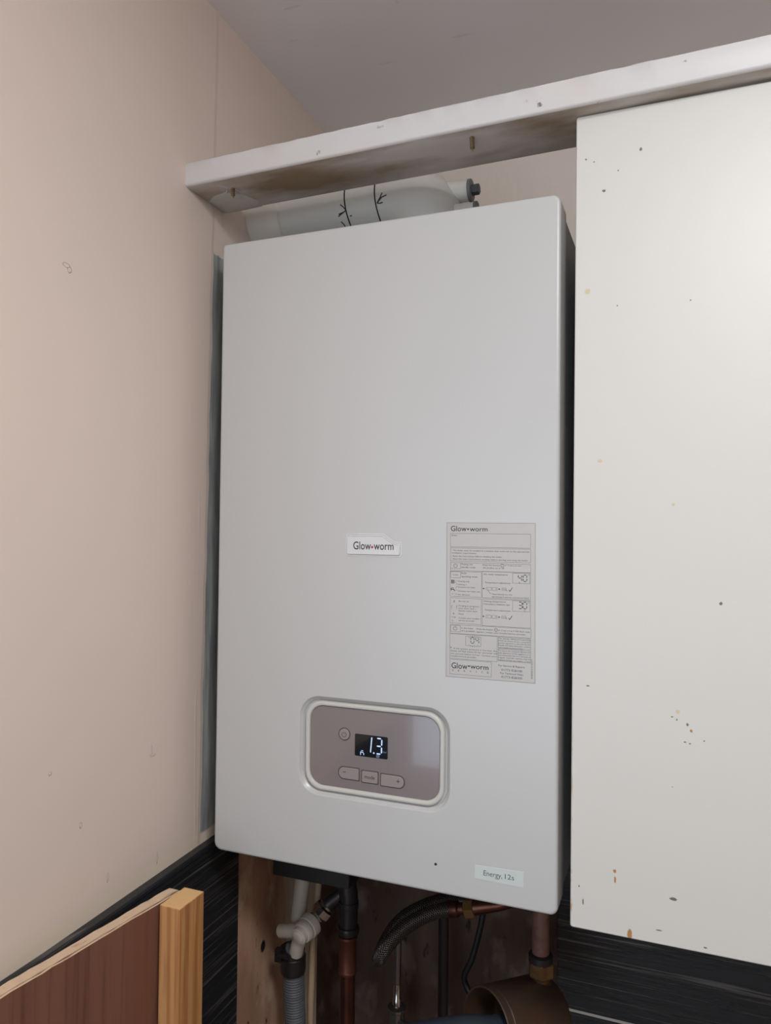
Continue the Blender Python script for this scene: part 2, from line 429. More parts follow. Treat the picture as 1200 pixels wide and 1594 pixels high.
def stroke(bm, pts, w, y, mi=0, closed=False):
    """drawn line of width w through (x, z) points"""
    ps = list(pts) + ([pts[0]] if closed else [])
    for a, b in zip(ps, ps[1:]):
        a, b = Vector(a), Vector(b); d = b - a
        if d.length < 1e-6: continue
        d.normalize(); n = Vector((-d.y, d.x)) * w / 2; e = d * w / 2
        q = [a - e - n, b + e - n, b + e + n, a - e + n]
        bm.faces.new([bm.verts.new((p.x, y, p.y)) for p in q]).material_index = mi
def disc(bm, x, z, r, y, seg=20, mi=0):
    bm.faces.new([bm.verts.new((x + r * math.cos(2 * PI * k / seg), y, z + r * math.sin(2 * PI * k / seg))) for k in range(seg)]).material_index = mi
def ringarc(x, z, r, a0=0, a1=360, n=20):
    return [(x + r * math.cos(math.radians(a0 + (a1 - a0) * k / n)), z + r * math.sin(math.radians(a0 + (a1 - a0) * k / n))) for k in range(n + 1)]
def power_icon(bm, x, z, r, w, y, mi=0):
    stroke(bm, ringarc(x, z, r, 120, 420, 18), w, y, mi); stroke(bm, [(x, z + r * 0.15), (x, z + r * 1.15)], w, y, mi)
SEG = {'0': 'abcdef', '1': 'bc', '3': 'abgcd', '4': 'fgbc'}
def seven(bm, ch, x, z, w, h, t, y, slant=0.05, mi=0):
    g = t * 0.35
    P = {'a': ((0, h), (w, h)), 'b': ((w, h), (w, h / 2)), 'c': ((w, h / 2), (w, 0)), 'd': ((0, 0), (w, 0)), 'e': ((0, h / 2), (0, 0)), 'f': ((0, h), (0, h / 2)), 'g': ((0, h / 2), (w, h / 2))}
    for s in SEG[ch]:
        a, b = Vector(P[s][0]), Vector(P[s][1]); d = (b - a).normalized(); n = Vector((-d.y, d.x)) * t / 2
        a += d * (g + t * 0.2); b -= d * (g + t * 0.2)
        q = [a, a + d * t / 2 + n, b - d * t / 2 + n, b, b - d * t / 2 - n, a + d * t / 2 - n]
        bm.faces.new([bm.verts.new((x + p.x + slant * p.y, y, z + p.y)) for p in q]).material_index = mi

# ------------------------------------------------------------------ the room
def st(name, bm, m, **k): return tag(link(name, bm, m, smooth=False, **k), kind='structure')
XL, YB, ZC, ZF = -36.0, 358.0, 1062.0, -Z0
st('floor', bx(-1100, -2700, ZF - 50, 2500, 458, ZF), M['floor'])
st('ceiling', bx(-1100, -2700, ZC, 2500, 458, ZC + 60), M['ceiling'])
st('wall_left', bx(XL - 100, -800, ZF, XL, 458, ZC), M['wall'])
bm = nb(); box(bm, -1100, -2600, ZF, -1000, -700, ZC); box(bm, -1000, -800, ZF, XL - 100, -700, ZC)
st('wall_alcove', bm, M['wall_plain'])
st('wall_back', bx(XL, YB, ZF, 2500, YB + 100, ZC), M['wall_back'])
st('wall_right', bx(2400, -2600, ZF, 2500, YB, ZC), M['wall_plain'])
bm = nb()                                        # wall behind the viewer, with its window opening
box(bm, -1100, -2700, ZF, -650, -2600, ZC); box(bm, 750, -2700, ZF, 2500, -2600, ZC)
box(bm, -650, -2700, ZF, 750, -2600, -730); box(bm, -650, -2700, 770, 750, -2600, ZC)
st('wall_front', bm, M['wall_plain'])
# black ridged tiling on the left wall (ends where the bare plaster starts) and on the back wall
bm = nb(); box(bm, XL, -800, -1390, XL + 7, 104, -14)
st('trim_1', bm, M['tile'], bevel=1)
bm = nb(); box(bm, 360, YB - 7, -1390, 2390, YB, -14)
st('trim_2', bm, M['tile'], bevel=1)
# dark edging strip capping the left-hand tiles
bm = nb()
pr = [(XL, -8.5), (XL + 9, -9.5), (XL + 10, -12), (XL + 10, -16), (XL + 8, -18), (XL + 8, -24), (XL + 7, -26), (XL, -26)]
rr = [[bm.verts.new((p[0], y, p[1] - 0.022 * max(0, 47 - y))) for p in pr] for y in [-800 + i * 33 for i in range(25)] + [47, 104]]
for a, b in zip(rr, rr[1:]):
    for i in range(8): bm.faces.new((a[i], b[i], b[(i + 1) % 8], a[(i + 1) % 8]))
bm.faces.new(rr[0]); bm.faces.new(rr[-1][::-1])
st('trim_3', bm, M['trim_dark'])
# bare pink plaster on the left wall where tiles were taken off, ragged back edge
bm = nb(); n = 60
fr = []; bk = []
for i in range(n + 1):
    z = -1390 + (1386) * i / n
    fr.append((104.5, z)); bk.append((236 + random.uniform(-3, 3) + 4 * math.sin(z / 60), z))
for (x0, x1) in ((XL, XL + 6),):
    A = [bm.verts.new((x1, p[0], p[1])) for p in fr]; B = [bm.verts.new((x1, p[0], p[1])) for p in bk]
    C_ = [bm.verts.new((x0, p[0], p[1])) for p in fr]; D = [bm.verts.new((x0, p[0], p[1])) for p in bk]
    for i in range(n):
        bm.faces.new((A[i], B[i], B[i + 1], A[i + 1])); bm.faces.new((B[i], D[i], D[i + 1], B[i + 1])); bm.faces.new((C_[i], A[i], A[i + 1], C_[i + 1])); bm.faces.new((D[i], C_[i], C_[i + 1], D[i + 1]))
    bm.faces.new((A[n], B[n], D[n], C_[n])); bm.faces.new((B[0], A[0], C_[0], D[0]))
st('trim_4', bm, M['plaster_left'])

# ------------------------------------------------------------------ painted timber beam above the boiler
beam = thing('timber_beam', (-30, 17, 806), 'white painted timber beam running from the left wall above the boiler and cupboard', 'beam')
DY = -43.5
bm = nb(); NX = 90
rings = []
for i in range(NX + 1):
    x = -35.9 + (960 + 36) * i / NX
    zb = 806.0 + 0.0127 * (x + 36); zt = 835.3 + 0.0148 * (x + 36)
    j = lambda s: random.uniform(-s, s)
    w = 0.5 if x < 500 else 0.2
    sec = [(15.5 + j(.2), zb + 3), (16.5, zb + 1), (19, zb), (60, zb + j(.2)), (96, zb), (99, zb + 1), (100, zb + 3), (100, zt - 3), (97, zt), (60, zt + j(w)), (18.5, zt + j(w)), (15.5, zt - 2.2 + j(w))]
    rings.append([bm.verts.new((x, p[0] + DY, p[1])) for p in sec])
for a, b in zip(rings, rings[1:]):
    for i in range(12):
        f = bm.faces.new((a[i], b[i], b[(i + 1) % 12], a[(i + 1) % 12])); f.material_index = 1 if i in (2, 3, 4) else 0
bm.faces.new(rings[0]); bm.faces.new(rings[-1][::-1])
link('timber', bm, [M['beam'], M['beam_under']], beam, angle=50)
# smear of filler under the left end
bm = nb()
fp = [(-35, 18), (-20, 6), (0, 4), (16, 16), (26, 38), (22, 56), (-4, 58), (-35, 58)]
def blob(pts, zz, h, n=4):
    c = (sum(p[0] for p in pts) / len(pts), sum(p[1] for p in pts) / len(pts))
    prev = None
    for k in range(n + 1):
        s = math.cos(k / n * PI / 2); dz = h * math.sin(k / n * PI / 2)
        if k == n: v = bm.verts.new((c[0], c[1], zz - dz)); [bm.faces.new((prev[i], prev[(i + 1) % len(pts)], v)) for i in range(len(pts))]; break
        cur = [bm.verts.new((c[0] + (p[0] - c[0]) * s, c[1] + (p[1] - c[1]) * s, zz - dz + random.uniform(-.2, .2))) for p in pts]
        if prev: [bm.faces.new((prev[i], prev[(i + 1) % len(pts)], cur[(i + 1) % len(pts)], cur[i])) for i in range(len(pts))]
        prev = cur
blob(fp, 806.8, 2.0)
for (a, b) in (((2, 30), (12, 44)), ((12, 40), (18, 56)), ((-4, 52), (8, 40)), ((-14, 58), (0, 66))):
    tube(bm, catmull([(a[0], a[1] + DY, 806.9), ((a[0] + b[0]) / 2 + 2, (a[1] + b[1]) / 2 + DY, 806.6), (b[0], b[1] + DY, 807.0)], 5), 1.0, 8)
link('filler_smear', bm, M['filler'], beam, angle=60)['label'] = 'white filler smeared under the left end'
for (sx, sy, L) in ((14, -1, 15), (318, -9, 18)):
    zb = 806.5 + 0.0127 * (sx + 36)
    prof = [(0, 2.8)]
    k = 0.5
    while k < L - 4:
        prof += [(k, 1.9), (k + 0.9, 2.8)]; k += 1.9
    prof += [(L - 3, 1.3), (L, 0.2)]
    link('screw', LT((sx, sy, zb + 2), (0.06, 0.03, -1), prof, 14), M['screw'], beam, angle=60)['label'] = 'bare screw point poking down out of the beam'

# ------------------------------------------------------------------ boiler
boiler = thing('boiler', (205, 180, 0), 'white wall-hung gas boiler with a small grey control panel and instruction sticker', 'boiler')
bm = nb()
loops(bm, [(rrect(1.5, 3, 409, 737, 8), 43.5), (rrect(1.5, 3, 409, 737, 8), 357.5)], cap0=True)
link('casing', bm, M['body'], boiler, bevel=None)['label'] = 'grey sides of the boiler casing behind the front cover'
bm = nb()
def R(i): return rrect(i, i, 411 - i, 740 - i, tuple(max(r - i * 0.6, 1) for r in (10, 8, 9, 5)), 8)
hole = lambda i: rrect(114.5 + i, 84.5 + i, 297.5 - i, 198.5 - i, 26 - i * 0.6, 8)
loops(bm, [(R(3), 43), (R(3), 39), (R(0), 38), (R(0), 4.5), (R(0.4), 2.5), (R(1.3), 0.9), (R(2.6), 0.15), (R(4.0), 0), (hole(0), 0), (hole(0.8), 0.3), (hole(1.6), 1.2), (hole(2.2), 2.4), (hole(3.4), 3.2), (hole(4.0), 4.2), (hole(5.0), 6.4), (hole(6.0), 7.0), (hole(9), 7.0)], cap0=False, cap1=False)
fc = link('front_cover', bm, M['cover'], boiler, angle=55)
w = fc.modifiers.new('wn', 'WEIGHTED_NORMAL'); w.keep_sharp = True
for p in (0,):
    pass
bm = nb(); box(bm, 8, 130, -84, 122, 168, 3)
link('valve_bracket', bm, M['chassis'], boiler, bevel=2)['label'] = 'dark metal bracket under the boiler'

# control panel
cpn = None
bm = nb()
B = lambda i: rrect(122.5 + i, 90.8 + i, 290 - i, 192.3 - i, max(21 - i * 0.7, 2), 8)
loops(bm, [(B(0), 7), (B(0), 2.6), (B(0.6), 1.6), (B(1.6), 1.1), (B(4.0), 1.2), (B(4.8), 1.8), (B(5.4), 3.6), (B(5.6), 6.0)], cap0=False, cap1=False)
panel = link('control_panel', bm, M['bezel'], boiler, angle=60); panel['label'] = 'cream framed control panel with display and buttons'
bm = nb(); YP = 3.4
loops(bm, [(B(5.5), 6.8), (B(5.5), YP + .3), (B(5.9), YP)], cap0=False)
link('panel_face', bm, M['panel'], panel, angle=60, wn=True)['label'] = 'glossy taupe panel face'
link('display', plate(rrect(184.2, 134.8, 224.2, 159.4, 1.6, 4), YP, YP - 0.5, 0.3), M['lcd'], panel, wn=True)['label'] = 'black display lit with pale blue 1.3 bar'
bm = nb(); yd = YP - 0.58
stroke(bm, [(205.0, 156.6), (204.4, 149.4)], 1.35, yd); stroke(bm, [(204.3, 147.9), (203.7, 141.2)], 1.35, yd)
disc(bm, 207.6, 140.2, 0.95, yd)
seven(bm, '3', 209.9, 139.9, 6.8, 17.0, 1.5, yd, 0.03)
stroke(bm, [(191.6, 136.8), (191.6, 139.6), (193.6, 139.6)], 0.9, yd); stroke(bm, [(194.4, 139.4), (195.4, 138.0), (195.4, 136.8)], 0.8, yd); stroke(bm, [(192.6, 141.2), (194.4, 141.2)], 0.7, yd)
link('display_digits', bm, M['seg'], panel, smooth=False)['label'] = 'lit pale blue digits'
bm = nb()
for k in range(4): stroke(bm, [(211.0 + k * 1.0, 135.8), (211.0 + k * 1.0, 138.6)], 0.7, yd)
letters(bm, 'bar', 218.4, 141.6, 5.0, 2.6, yd)
link('display_icons', bm, M['segdim'], panel, smooth=False)['label'] = 'dim bar and radiator symbols'
def key(name, pts, label):
    c = (sum(p[0] for p in pts) / len(pts), sum(p[1] for p in pts) / len(pts))
    w = max(p[0] for p in pts) - min(p[0] for p in pts); h = max(p[1] for p in pts) - min(p[1] for p in pts)
    big = [(c[0] + (p[0] - c[0]) * (1 + 2.0 / w), c[1] + (p[1] - c[1]) * (1 + 2.0 / h)) for p in pts]
    bm = nb()
    loops(bm, [(big, YP - 0.02), (big, YP - 0.1)], mi=1)
    b2 = plate(pts, YP, YP - 1.2, 0.7); me = bpy.data.meshes.new('tmp'); b2.to_mesh(me); b2.free(); bm.from_mesh(me); bpy.data.meshes.remove(me)
    link(name, bm, [M['key'], M['groove']], panel, angle=50, wn=True)['label'] = label
key('power_button', ringarc(171.2, 157.2, 6.4, 0, 345, 23), 'round power button left of the display')
key('minus_button', rrect(164.8, 107.2, 189.6, 120.0, (6.3, 1.2, 1.2, 6.3), 6), 'minus button with a rounded left end')
key('mode_button', rrect(193.4, 106.3, 212.6, 118.9, 1.2, 6), 'square mode button between minus and plus')
key('plus_button', rrect(216.4, 105.4, 243.8, 118.2, (1.2, 6.3, 6.3, 1.2), 6), 'plus button with a rounded right end')
ys = YP - 1.26
def sym(name, f, label):
    bm = nb(); f(bm); link(name, bm, M['symbol'], panel, smooth=False)['label'] = label
sym('power_symbol', lambda bm: power_icon(bm, 171.2, 157.0, 2.7, 0.5, ys), 'dark power symbol')
sym('minus_symbol', lambda bm: stroke(bm, [(170.6, 114.9), (173.4, 114.9)], 0.7, ys), 'dark minus sign')
sym('plus_symbol', lambda bm: (stroke(bm, [(235.2, 112.8), (238.8, 112.8)], 0.7, ys), stroke(bm, [(237.0, 111.0), (237.0, 114.6)], 0.7, ys)), 'dark plus sign')
sym('mode_lettering', lambda bm: letters(bm, 'mode', 197.2, 111.0, 12.0, 4.0, ys, bold=0.006), 'the word mode in dark print')

# maker's badge with its notched top right corner
def badge_pts(i):
    x0, z0, x1, z1, zt = 172.3 + i, 360.6 + i, 238.9 - i, 375.4 - i, 384.6 - i
    r = max(2.6 - i * .6, .8)
    P = []
    for k in range(5): t = PI + k / 4 * PI / 2; P.append((x0 + r + r * math.cos(t), z0 + r + r * math.sin(t)))
    for k in range(5): t = 1.5 * PI + k / 4 * PI / 2; P.append((x1 - r + r * math.cos(t), z0 + r + r * math.sin(t)))
    P += [(x1, z1 - 1), (x1 - 0.8, z1)]
    for (dx, f) in ((-5, 0.03), (-9, .14), (-13, .38), (-17, .68), (-20, .93), (-21.5, 1.0)): P.append((238.9 + dx - i * .3, z1 + (zt - z1) * f))
    for k in range(5): t = .5 * PI + k / 4 * PI / 2; P.append((x0 + r + r * math.cos(t), zt - r + r * math.sin(t)))
    return P
bm = nb()
loops(bm, [(badge_pts(-0.9), -0.02), (badge_pts(-0.7), -0.5), (badge_pts(-0.1), -0.6), (badge_pts(0.3), -0.2), (badge_pts(0.5), -0.2), (badge_pts(0.8), 0.1), (badge_pts(1.0), 0.1), (badge_pts(1.3), -1.5), (badge_pts(1.9), -1.8), (badge_pts(2.5), -1.5), (badge_pts(2.9), -1.2)])
badge = link('badge', bm, M['badge'], boiler, angle=40, wn=True); badge['label'] = 'small raised name badge with a notched corner'
bm = nb(); yb = -1.3
letters(bm, 'Glow', 181.6, 367.6, 21.6, 8.6, yb, bold=0.006)
letters(bm, 'worm', 206.6, 367.6, 23.8, 8.6, yb, bold=0.006)
link('lettering', bm, M['ink'], badge, smooth=False)
bm = nb(); disc(bm, 204.7, 370.3, 1.4, yb); link('red_dot', bm, M['red'], badge, smooth=False)['label'] = 'small red dot between the two words'

# instruction sticker
bm = plate([(291.2, 232.6), (387.6, 233.2), (387.0, 398.9), (290.8, 398.9)], 0.0, -0.25, 0.1)
lab = link('instruction_label', bm, M['sticker'], boiler, wn=True); lab['label'] = 'grey instruction sticker covered in small print'
YL = -0.31
bm = nb(); bl = nb(); bk = nb(); bh = nb(); bs = nb()
stroke(bl, [(292.0, 233.3), (387.0, 233.9), (386.5, 398.2), (291.5, 398.2)], 0.22, YL, closed=True)
LABEL_TEXT = [
  ('Glow', 295.87, 389.3, 17.55, 5.59) ,
  ('worm', 316.77, 389.4, 19.42, 4.82) ,
  ('Boiler:', 296.92, 384.08, 6.55, 1.58) ,
  ('- The boiler must be installed in a location that conforms to the appropriate', 296.81, 367.92, 83.75, 1.46) ,
  ('ventilation requirements.', 296.83, 365.25, 27.91, 1.45) ,
  ('- Read the instructions before installing the boiler.', 296.86, 361.85, 55.59, 1.45) ,
  ('- Read the users instructions carefully before starting and using the boiler.', 296.88, 358.81, 82.8, 1.46) ,
  ('Putting into', 307.85, 353.17, 12.79, 1.69) ,
  ('standby mode:', 307.88, 350.03, 15.99, 1.69) ,
  ('Press the button', 331.46, 352.98, 18.17, 1.55) ,
  ('(> 3 sec.) to turn', 354.91, 353.28, 17.78, 1.53) ,
  ('the product on or off.', 331.48, 350.11, 23.2, 1.55) ,
  ('mode', 298.67, 341.88, 5.65, 1.34) ,
  ('Boiler', 307.93, 343.63, 6.35, 1.69) ,
  ('operating mode:', 307.96, 340.13, 18.2, 1.69) ,
  ('Heating only', 304.38, 334.94, 12.7, 1.45) ,
  ('Heating +', 304.41, 331.56, 9.47, 1.45) ,
  ('Domestic hot water', 304.43, 328.78, 19.11, 1.45) ,
  ('Domestic hot water only', 304.46, 324.56, 24.27, 1.44) ,
  ('No demand', 304.5, 320.69, 12.69, 1.45) ,
  ('Hot water temperature', 332.38, 343.34, 25.45, 1.55) ,
  ('Temperature adjustment:', 333.67, 334.67, 27.79, 1.55) ,
  ('These buttons are only', 341.16, 322.72, 21.8, 1.42) ,
  ('operational if external controls are fitted.', 341.18, 320.11, 39.44, 1.42) ,
  ('Burner on', 305.31, 313.73, 11.19, 1.45) ,
  ('Purging in progress /', 305.35, 308.91, 23.49, 1.44) ,
  ('Low water fault /', 305.37, 306.26, 18.83, 1.44) ,
  ('Excess water fault', 305.39, 303.61, 20.31, 1.44) ,
  ('Fault', 305.42, 300.11, 5.73, 1.45) ,
  ('Contact your installer /', 305.45, 295.89, 24.22, 1.45) ,
  ('service provider', 305.48, 293.25, 17.6, 1.44) ,
  ('Heating temperature', 332.59, 314.97, 23.52, 1.55) ,
  ('Depending on installation type', 332.62, 312.11, 28.04, 1.43) ,
  ('Temperature adjustment:', 333.88, 305.75, 27.77, 1.54) ,
  ('In the event', 308.41, 285.23, 13.01, 1.56) ,
  ('of a problem:', 308.44, 282.34, 14.97, 1.56) ,
  ('Press the button', 325.11, 285.13, 17.77, 1.55) ,
  ('(> 3 sec.) if an F.XX fault code', 348.42, 285.09, 33.1, 1.53) ,
  ('appears, contact your installer/service provider.', 325.13, 282.15, 52.44, 1.55) ,
  ('If the system pressure is too low, the', 300.22, 263.03, 46.89, 1.45) ,
  ('display will flash below 0.5 bar and boiler will', 296.72, 260.38, 50.41, 1.44) ,
  ('not operate below 0.3 bar. Contact your', 296.74, 257.48, 50.41, 1.45) ,
  ('installer/service provider.', 296.52, 254.81, 29.05, 1.45) ,
  ('The draining, refilling and pressurising', 348.96, 276.74, 33.07, 1.42) ,
  ('MUST be carried out by a competent', 348.98, 274.39, 33.07, 1.41) ,
  ('person approved at the time by the', 348.99, 272.03, 33.07, 1.41) ,
  ('Health and Safety Executive, contact', 349.01, 269.67, 33.07, 1.42) ,
  ('your installer/service provider.', 349.03, 267.2, 25.83, 1.41) ,
  ('To ensure the continued efficient and', 349.05, 264.02, 33.06, 1.41) ,
  ('safe operation of this appliance it is', 349.07, 261.66, 33.05, 1.41) ,
  ('recommended that it is serviced at', 349.08, 259.3, 33.06, 1.42) ,
  ('regular intervals, service may be', 349.1, 256.95, 33.05, 1.41) ,
  ('obtained through your installer, or from', 349.12, 254.48, 33.04, 1.41) ,
  ('Glow', 297.88, 242.48, 17.7, 6.03) ,
  ('worm', 318.55, 243.49, 19.79, 5.02) ,
  ('For Service & Repairs;', 348.92, 248.22, 27.69, 2.0) ,
  ('01773 828100', 352.07, 243.76, 21.76, 2.23) ,
  ('For Technical Help;', 350.89, 240.37, 24.13, 2.0) ,
  ('01773 828300', 352.12, 236.47, 21.76, 2.23) ,
  ('S', 298.54, 239.28, 1.75, 1.93) ,
  ('E', 305.05, 239.36, 1.74, 1.93) ,
  ('R', 311.52, 239.45, 1.74, 1.91) ,
  ('V', 317.96, 239.53, 1.73, 1.91) ,
  ('I', 324.97, 239.66, 0.37, 1.9) ,
  ('C', 330.72, 239.69, 1.7, 1.9) ,
  ('E', 337.04, 239.77, 1.7, 1.9) ,
]
LABEL_BOX = [
   (295.63, 372.51, 381.86, 386.86) ,
   (295.77, 357.33, 381.94, 371.3) ,
   (295.9, 347.01, 382.03, 355.51) ,
   (295.9, 349.2, 306.96, 355.51) ,
   (295.48, 319.35, 330.03, 346.03) ,
   (295.99, 339.25, 307.04, 345.8) ,
   (331.01, 319.2, 382.09, 346.87) ,
   (363.29, 335.64, 381.17, 346.1) ,
   (295.72, 290.67, 330.0, 317.66) ,
   (331.23, 289.91, 382.26, 318.01) ,
   (363.48, 306.52, 381.1, 317.55) ,
   (295.97, 279.67, 382.64, 289.09) ,
   (296.48, 281.63, 307.26, 288.28) ,
   (295.8, 252.84, 347.48, 279.17) ,
   (313.33, 267.53, 329.82, 277.36) ,
   (348.47, 267.64, 382.49, 278.84) ,
   (348.55, 254.09, 382.56, 266.34) ,
   (296.04, 236.32, 341.41, 251.88) ,
   (383.09, 237.53, 384.71, 257.8) ,
]
for (t_, x, z, w, h) in LABEL_TEXT:
    big = h > 3.2
    phone = 2.0 < h <= 3.2
    letters((bh if z > 300 else bs) if (big and t_ in ('Glow', 'worm')) else bk, t_, x, z, w, h, YL - 0.02, bold=0.006 if big else 0.0)
for (x0, z0, x1, z1) in LABEL_BOX[:-1]:
    stroke(bl, [(x0, z0), (x1, z0), (x1, z1), (x0, z1)], 0.28, YL, closed=True)
stroke(bl, [(383.2, 237.5), (383.2, 257.8), (384.8, 257.8)], 0.2, YL)
letters(bk, '0020058614_01 02.07', 384.6, 237.8, 19.0, 1.0, YL - 0.02, rot=PI / 2)
disc(bh, 315.0, 391.5, .95, YL - 0.02); disc(bs, 317.1, 245.9, .95, YL - 0.02)
for (x, z, r) in ((301.4, 352.3, 2.0), (352.3, 353.7, 1.6), (301.6, 285.1, 2.0), (346.0, 286.0, 1.6)): power_icon(bm, x, z, r, 0.34, YL - 0.02)
seven(bm, '4', 369.2, 337.9, 3.6, 6.6, 0.75, YL - 0.02, 0.0); seven(bm, '0', 374.3, 337.9, 3.8, 6.6, 0.75, YL - 0.02, 0.0)
seven(bm, '3', 369.6, 309.6, 3.8, 6.8, 0.75, YL - 0.02, 0.0); seven(bm, '0', 374.4, 309.6, 3.8, 6.8, 0.75, YL - 0.02, 0.0)
seven(bm, '0', 319.0, 270.4, 3.4, 6.2, 0.7, YL - 0.02, 0.0); seven(bm, '4', 324.2, 270.4, 3.4, 6.2, 0.7, YL - 0.02, 0.0)
for x in (370.4, 376.0): disc(bk, x, 307.6 if x > 371 else 336.5, .5, YL - 0.02)
for (x, z) in ((380.0, 344.6), (380.0, 316.2)): stroke(bk, ringarc(x, z, .45, 0, 360, 8), 0.2, YL - 0.02)
for k in range(6):
    a_ = math.radians(50 + 16 * k); stroke(bk, [(322 + 6.6 * math.cos(a_), 271.5 + 5.4 * math.sin(a_)), (322 + 8.6 * math.cos(a_), 271.5 + 7.4 * math.sin(a_))], 0.25, YL - 0.02)
    stroke(bk, [(322 + 6.6 * math.cos(a_), 273.0 - 5.4 * math.sin(a_)), (322 + 8.2 * math.cos(a_), 273.0 - 6.6 * math.sin(a_))], 0.25, YL - 0.02)
for k in range(5): stroke(bm, [(297.0 + k * .8, 333.2), (297.0 + k * .8, 336.8)], 0.5, YL - 0.02)
stroke(bm, [(296.6, 326.9), (299.6, 326.9), (300.6, 325.4)], 0.8, YL - 0.02); stroke(bm, [(297.4, 328.4), (299.4, 328.4)], .5, YL - 0.02); stroke(bm, [(296.8, 325.6), (296.8, 328.2)], .6, YL - 0.02)
for (a, b) in (((301.6, 336.0), (303.6, 336.0)), ((301.6, 334.8), (303.4, 332.0)), ((301.6, 328.0), (303.4, 330.2)), ((301.6, 326.0), (303.6, 326.0)), ((297.2, 321.8), (299.2, 321.8)), ((301.2, 321.8), (303.4, 321.8))): stroke(bk, [a, b], 0.28, YL - 0.02)
stroke(bm, [(300.6, 315.2), (299.9, 313.9), (300.6, 313.9), (299.9, 312.8)], 0.4, YL - 0.02)
for (x, z) in ((297.4, 307.6), (303.0, 307.6)):
    stroke(bk, [(x, z - 1.6), (x, z + 1.6)], .3, YL - 0.02); stroke(bk, [(x, z + 1.6), (x + 1.2, z + 1.6)], .3, YL - 0.02)
stroke(bk, ringarc(299.8, 300.8, .6, 0, 360, 8), .3, YL - 0.02)
letters(bk, 'F.XX', 298.0, 296.2, 4.2, 1.5, YL - 0.02); stroke(bk, [(298.2, 294.8), (298.2, 293.0), (299.4, 293.0)], .3, YL - 0.02)
for zz in (328.9, 299.6):
    for x in (331.8, 348.6):
        bm.faces.new([bm.verts.new((px, YL - 0.02, pz)) for px, pz in ((x, zz - .9), (x + 1.9, zz), (x, zz + .9))])
    for (x0, x1) in ((335.2, 341.0), (341.6, 347.2)): stroke(bl, rrect(x0, zz - 1.5, x1, zz + 1.5, .8, 3), .26, YL, closed=True)
    stroke(bk, [(336.4, zz), (337.4, zz)], .25, YL - 0.02); stroke(bk, [(345.2, zz), (346.4, zz)], .25, YL - 0.02); stroke(bk, [(345.8, zz - .6), (345.8, zz + .6)], .25, YL - 0.02)
    stroke(bl, rrect(352.0, zz - 1.2, 356.6, zz + 1.4, .3, 2), .26, YL, closed=True); stroke(bk, [(352.6, zz + .2), (356.4, zz - .1), (357.6, zz - 1.8)], .3, YL - 0.02)
    stroke(bm, [(359.4, zz - .6), (360.5, zz - 2.0), (362.9, zz + 1.9)], .55, YL - 0.02)
stroke(bk, [(337.0, 327.0), (340.0, 323.6)], .35, YL - 0.02)
bk.faces.new([bk.verts.new((px, YL - 0.02, pz)) for px, pz in ((296.6, 263.8), (298.2, 264.5), (296.6, 265.2))])
link('label_heading', bh, M['ink'], lab, smooth=False)['label'] = 'bold black heading at the top'
link('service_logo', bs, M['ink'], lab, smooth=False)['label'] = 'bold black words in the bottom box'
link('label_symbols', bm, M['ink'], lab, smooth=False)['label'] = 'black display digits and symbols'
link('label_small_print', bk, M['ink_grey'], lab, smooth=False)['label'] = 'small grey print'
link('label_boxes', bl, M['ink_lines'], lab, smooth=False)['label'] = 'thin ruled boxes'

# strip of label tape low on the front
tp = link('label_tape', plate([(324.6, 23.9), (376.8, 23.3), (376.6, 39.6), (325.2, 38.2)], 0.0, -0.3, 0.15), M['tape'], boiler, wn=True); tp['label'] = 'pale tape label reading Energy, 12s'
bm = nb(); letters(bm, 'Energy,', 334.6, 29.0, 19.8, 5.2, -0.37, bold=0.0); letters(bm, '12s', 357.2, 29.3, 9.6, 5.0, -0.37)
link('tape_lettering', bm, M['ink_grey'], tp, smooth=False)
bm = nb(); lathe(bm, (281.9, 0.1, 31.3), (0, -1, 0), [(0, 1.5), (0.5, 1.4), (0.7, 0.8)], 14)
link('rubber_stud', bm, M['dark'], boiler)['label'] = 'tiny dark speck low on the cover'

# ------------------------------------------------------------------ flue above the boiler
flue = thing('flue_pipe', (205, 162, 741), 'white horizontal flue pipe with pen marks between boiler top and beam', 'pipe')
YF, ZFL, RF = 160.0, 833.0, 50.0
path = [(-35.5, YF, ZFL), (60, YF, ZFL), (165, YF, ZFL)]
path = [Vector(p) for p in path] + [Vector((165 + 50 * math.sin(t), YF, ZFL - 50 + 50 * math.cos(t))) for t in [k / 16 * PI / 2 for k in range(1, 17)]] + [Vector((215, YF, 741))]
link('tube', T(path, RF, 48), M['flue'], flue, angle=50)
link('wall_collar', LT((-35.7, YF, ZFL), (1, 0, 0), [(0, 54.5), (30, 54.5), (44, 53.8), (48, 52.6), (50, 50.2)], 48), M['flue_tape'], flue, angle=25)['label'] = 'slightly wider collar at the wall'
link('boiler_collar', LT((215, YF, 740.2), (0, 0, 1), [(0, 62), (14, 62), (16, 58), (30, 57), (31, 50)], 40), M['flue'], flue, angle=30)
for (bz, by, x0, x1, rb) in ((832, 158, 232, 270, 13.5), (800, 146, 236, 281, 10)):
    pt = link('test_port', LT((x0 - 10, by, bz), (1, 0, 0), [(0, rb + 9), (14, rb + 2), (x1 - x0, rb), (x1 - x0 + 10, rb)], 28), M['flue'], flue, angle=35)
    link('cap', LT((x1, by, bz), (1, 0, 0), [(0, rb + .8), (3.6, rb + .8), (4.2, rb), (4.2, rb - 4)], 28), M['cap'], pt, angle=35)['label'] = 'grey rubber cap closing the port'
    if bz > 830: link('plug', LT((x1 + 4, by, bz), (1, 0, 0), [(0, 7), (9, 7), (10, 6)], 6), M['cap_dark'], pt, smooth=False)['label'] = 'dark square plug on the cap'
def on_flue(x, ang): # ang measured from straight up, towards the room
    return (x, YF - (RF + .25) * math.sin(ang), ZFL + (RF + .25) * math.cos(ang))
bm = nb()
